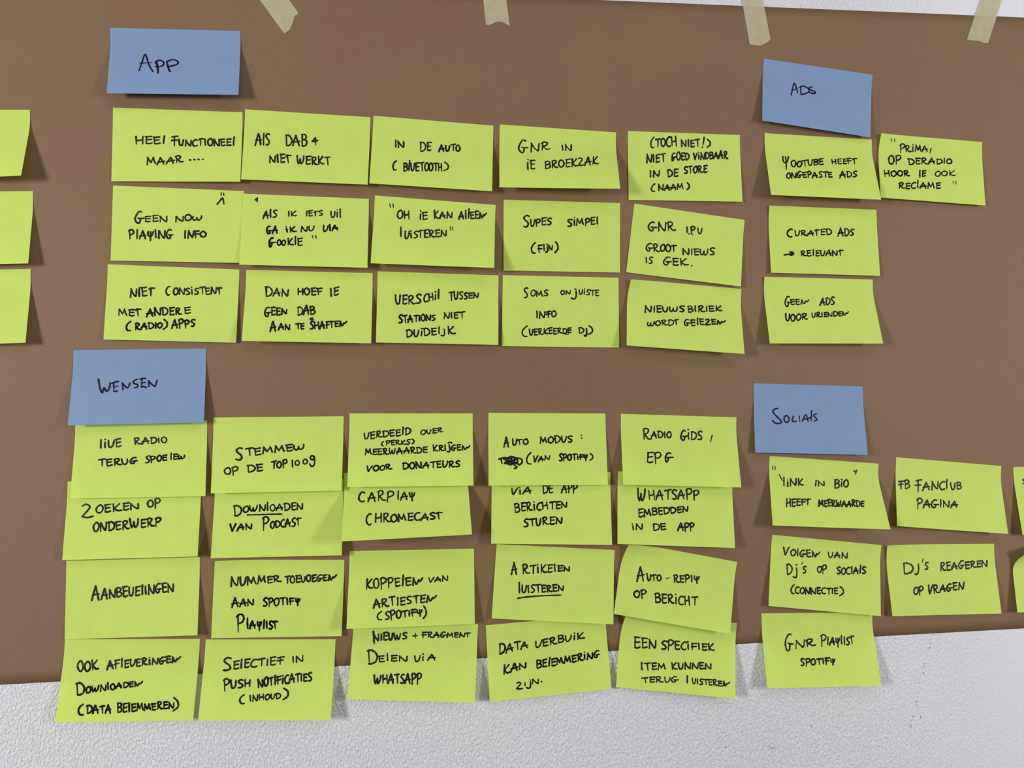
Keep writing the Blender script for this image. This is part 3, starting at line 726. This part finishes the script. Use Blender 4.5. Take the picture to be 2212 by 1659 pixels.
# ------------------------------------------------------------------ sticky notes
def note_surface(q, sh):
    lL, lR, tl, base = q[3:7]
    def f(u, s, off=0.0):
        U = u / W + .5; L = lL + (lR - lL) * U
        t = max(s - 6, 0); gg = (t * t / 40 if t < 20 else t - 10) / 60.
        G2 = (t ** 3 / 1200 if t < 20 else 20 / 3. + (t - 20)) / 3600.
        v = s - .5 * L * L * G2; d = base + L * gg
        c = max(0, 1 - (u + W / 2) / 50. - s / 34.); c2 = c * c
        d += tl * c2; uu = u + tl * .42 * c2; v += tl * .28 * c2
        S = s / H
        dx = (sh[0] * (1 - U) + sh[2] * U) * (1 - S) + (sh[6] * (1 - U) + sh[4] * U) * S
        dz = (sh[1] * (1 - U) + sh[3] * U) * (1 - S) + (sh[7] * (1 - U) + sh[5] * U) * S
        return (uu + dx, -d - off, -v + dz)
    return f

def stroke_mesh(V, F, pts, f, rnd, w):
    """flat inked line following the note's surface"""
    w *= rnd.uniform(.9, 1.12) / 2
    k = 8
    n = len(pts)
    ws = [w * (1 + .16 * math.sin(rnd.uniform(0, 6) + i * .5)) for i in range(n)]
    ws[-1] *= .72
    for i, (u, s) in enumerate(pts):
        b = len(V)
        for a in range(k):
            V.append(f(u + ws[i] * math.cos(a * 2 * math.pi / k), s + ws[i] * math.sin(a * 2 * math.pi / k), .16))
        F.append(tuple(b + a for a in range(k)))
        if i + 1 < n:
            u2, s2 = pts[i + 1]; L = math.hypot(u2 - u, s2 - s)
            if L < 1e-4: continue
            nx, ny = -(s2 - s) / L, (u2 - u) / L
            b = len(V)
            V += [f(u + nx * ws[i], s + ny * ws[i], .16), f(u2 + nx * ws[i + 1], s2 + ny * ws[i + 1], .16),
                  f(u2 - nx * ws[i + 1], s2 - ny * ws[i + 1], .16), f(u - nx * ws[i], s - ny * ws[i], .16)]
            F.append((b, b + 3, b + 2, b + 1))

def write_words(words, f, rnd):
    out = {}
    for ln in words:
        V, F = out.setdefault('handwriting', ([], []))
        if ln[0] == '~':
            body = ln[1:].strip()
            if body[0] == '@':
                tag, body = body[1:].split(' ', 1); V, F = out.setdefault(tag, ([], []))
            for part in body.split(';'):
                t = part.split(); sm = t[0] == 's'
                if sm: t = t[1:]
                t = [float(x) for x in t]; P = list(zip(t[::2], t[1::2]))
                stroke_mesh(V, F, smooth_pts(P), f, rnd, 1.65)
            continue
        t = ln.split(); word = t[0]; a = [float(x) for x in t[1:]]
        tl, bl, tr, br = (a[0], a[1]), (a[2], a[3]), (a[4], a[5]), (a[6], a[7])
        adv = [G[ch][0] * rnd.uniform(.94, 1.06) for ch in word]
        gap = .1
        total = sum(adv) + gap * (len(word) - 1)
        x = 0
        hgt = math.hypot(tl[0] - bl[0], tl[1] - bl[1])
        w = min(1.72, max(1.2, .72 + .14 * hgt))
        for ch, ad in zip(word, adv):
            dy = rnd.uniform(-.06, .06); sy = rnd.uniform(.9, 1.1); sl = rnd.uniform(-.06, .08)
            for sm, P in G[ch][1]:
                Q = []
                pp = [(px + rnd.uniform(-.022, .022), py + rnd.uniform(-.022, .022)) for px, py in P]
                for px, py in (smooth_pts(pp) if len(pp) > 2 else pp):
                    yy = (py * sy + dy); X = (x + px * ad / G[ch][0] + sl * py) / total
                    if len(word) == 1: X = (px) / G[ch][0]; yy = py
                    xt = (tl[0] + (tr[0] - tl[0]) * X, tl[1] + (tr[1] - tl[1]) * X)
                    xb = (bl[0] + (br[0] - bl[0]) * X, bl[1] + (br[1] - bl[1]) * X)
                    Q.append((xb[0] + (xt[0] - xb[0]) * yy, xb[1] + (xt[1] - xb[1]) * yy))
                stroke_mesh(V, F, Q, f, rnd, w * 1.45 if ch in '.:' else w)
            x += ad + gap
    return out

def build_note(key, q, sh, words, idx):
    label, group, blue = INFO[key]
    f = note_surface(q, sh)
    o = sheet('sticky_note', lambda a, b: f((a - .5) * W, b * H), 24, 22, 0, M_BLU if blue else M_YEL)
    o.data.polygons.foreach_set('use_smooth', [True] * len(o.data.polygons))
    o.location = (q[0] * MM, 0, ZC + q[1] * MM)
    o.rotation_euler = (0, -q[2], 0)
    o['label'] = label; o['category'] = 'sticky note'; o['group'] = group
    if words:
        for nm, (V, F) in write_words(words, f, random.Random(100 + idx)).items():
            link_mesh(nm, [tuple(c * MM for c in v) for v in V], F, M_INK, o)

GA = 'yellow sticky notes in the three rows below the blue App note'
GD = 'yellow sticky notes below the blue ADS note'
GW = 'yellow sticky notes in the four rows below the blue Wensen note'
GS = 'yellow sticky notes below the blue Socials note'
GL = 'yellow sticky notes cut off by the left edge'
GB = 'blue heading notes on the brown paper'
Y = 'yellow sticky note reading '
INFO = {
 'app': ('blue sticky note with App written large, upper left of the brown paper', GB, 1),
 'ads': ('blue sticky note reading ADS, tilted down to the right, near the upper right', GB, 1),
 'wensen': ('blue sticky note reading WENSEN at the left, overlapping a yellow note', GB, 1),
 'socials': ('blue sticky note reading SOCIALS, right side above the LINK IN BIO note', GB, 1),
 'left1': ('yellow sticky note cut by the left edge, topmost of three', GL, 0),
 'left2': ('yellow sticky note cut by the left edge, middle of three', GL, 0),
 'left3': ('yellow sticky note cut by the left edge, lowest of three', GL, 0),
 'heel': (Y + 'HEEL FUNCTIONEEL MAAR, directly below blue App note', GA, 0),
 'alsdab': (Y + 'ALS DAB + NIET WERKT, second in the top row', GA, 0),
 'auto': (Y + 'IN DE AUTO with a bracketed word below it', GA, 0),
 'gnrin': (Y + 'GNR IN JE BROEKZAK, fourth in the top row', GA, 0),
 'toch': (Y + 'TOCH NIET, NIET GOED VINDBAAR IN DE STORE, four lines', GA, 0),
 'youtube': ('yellow sticky note ending HEEFT ONGEPASTE ADS, just below the blue ADS note', GD, 0),
 'prima': (Y + 'PRIMA, OP DE RADIO HOOR JE OOK RECLAME', GD, 0),
 'geennow': (Y + 'GEEN NOW PLAYING INFO', GA, 0),
 'niet': (Y + 'NIET CONSISTENT MET ANDERE RADIO APPS', GA, 0),
 'alsik': (Y + 'ALS IK IETS WIL GA IK NU VIA', GA, 0),
 'ohje': (Y + 'OH JE KAN ALLEEN LUISTEREN', GA, 0),
 'super': (Y + 'SUPER SIMPEL with FIJN in brackets', GA, 0),
 'ipv': (Y + 'GNR I.P.V. GROOT NIEWS IS GEK, tilted', GA, 0),
 'curated': (Y + 'CURATED ADS with an arrow and RELEVANT', GD, 0),
 'dan': (Y + 'DAN HOEF JE GEEN DAB AAN TE SCHAFFEN', GA, 0),
 'verschil': (Y + 'VERSCHIL TUSSEN STATIONS NIET DUIDELIJK', GA, 0),
 'soms': (Y + 'SOMS ONJUISTE INFO, VERKEERDE DJ', GA, 0),
 'nieuwsbrief': (Y + 'NIEUWSBRIEF WORDT GELEZEN, with its top left corner curled', GA, 0),
 'geenads': (Y + 'GEEN ADS VOOR VRIENDEN', GD, 0),
 'live': (Y + 'LIVE RADIO TERUG SPOELEN, tucked under the blue Wensen note', GW, 0),
 'zoeken': (Y + 'ZOEKEN OP ONDERWERP', GW, 0),
 'stemmen': (Y + 'STEMMEN OP DE TOP 100', GW, 0),
 'podcast': (Y + 'DOWNLOADEN VAN PODCAST, first word underlined', GW, 0),
 'verdeeld': (Y + 'VERDEELD OVER MEERWAARDE KRIJGEN VOOR DONATEURS', GW, 0),
 'carplay': ('yellow sticky note curling far off the paper, with two words beginning with C', GW, 0),
 'modus': (Y + 'AUTO MODUS with a scribbled out word below', GW, 0),
 'via': (Y + 'VIA DE APP BERICHTEN STUREN', GW, 0),
 'gids': (Y + 'RADIO GIDS, EPG', GW, 0),
 'whatsapp': ('yellow sticky note ending EMBEDDEN IN DE APP, below the RADIO GIDS note', GW, 0),
 'link': (Y + 'LINK IN BIO HEEFT MEERWAARDE', GS, 0),
 'fb': (Y + 'FB FANCLUB PAGINA', GS, 0),
 'right1': ('yellow sticky note cut by the right edge, beside the FANCLUB PAGINA note', GS, 0),
 'volgen': (Y + "VOLGEN VAN DJ'S OP SOCIALS CONNECTIE", GS, 0),
 'djs': (Y + "DJ'S REAGEREN OP VRAGEN", GS, 0),
 'right2': ("yellow sticky note with curled corner, cut by right edge beside DJ'S REAGEREN note", GS, 0),
 'right0': ('yellow sticky note hanging beyond the right edge of the photo', GD, 0),
 'playlist': (Y + 'GNR PLAYLIST, lowest note on the right, over the white wall', GS, 0),
 'aanbev': (Y + 'only the word AANBEVELINGEN', GW, 0),
 'ook': (Y + 'OOK AFLEVERINGEN DOWNLOADEN (DATA BELEMMEREN)', GW, 0),
 'nummer': (Y + 'NUMMER TOEVOEGEN AAN and PLAYLIST on the last line', GW, 0),
 'selectief': (Y + 'SELECTIEF IN PUSH NOTIFICATIES (INHOUD)', GW, 0),
 'koppelen': (Y + 'KOPPELEN VAN ARTIESTEN', GW, 0),
 'nieuws': (Y + 'NIEUWS + FRAGMENT DELEN VIA', GW, 0),
 'artikelen': (Y + 'ARTIKELEN LUISTEREN, second word underlined', GW, 0),
 'reply': (Y + 'AUTO-REPLY OP BERICHT, strongly tilted', GW, 0),
 'data': (Y + 'DATA VERBRUIK KAN BELEMMERING ZIJN', GW, 0),
 'een': (Y + 'EEN SPECIFIEK ITEM KUNNEN TERUG LUISTEREN', GW, 0),
}
def parse_notes():
    cur = None; out = []
    for ln in NOTES.strip().split('\n'):
        if ln.startswith('@'):
            a, b = ln[2:].split('|'); a = a.split()
            cur = (a[0], [float(x) for x in a[1:]], [float(x) for x in b.split()], []); out.append(cur)
        else: cur[3].append(ln)
    return out
for idx, (k, q, sh, w) in enumerate(parse_notes()): build_note(k, q, sh, w, idx)
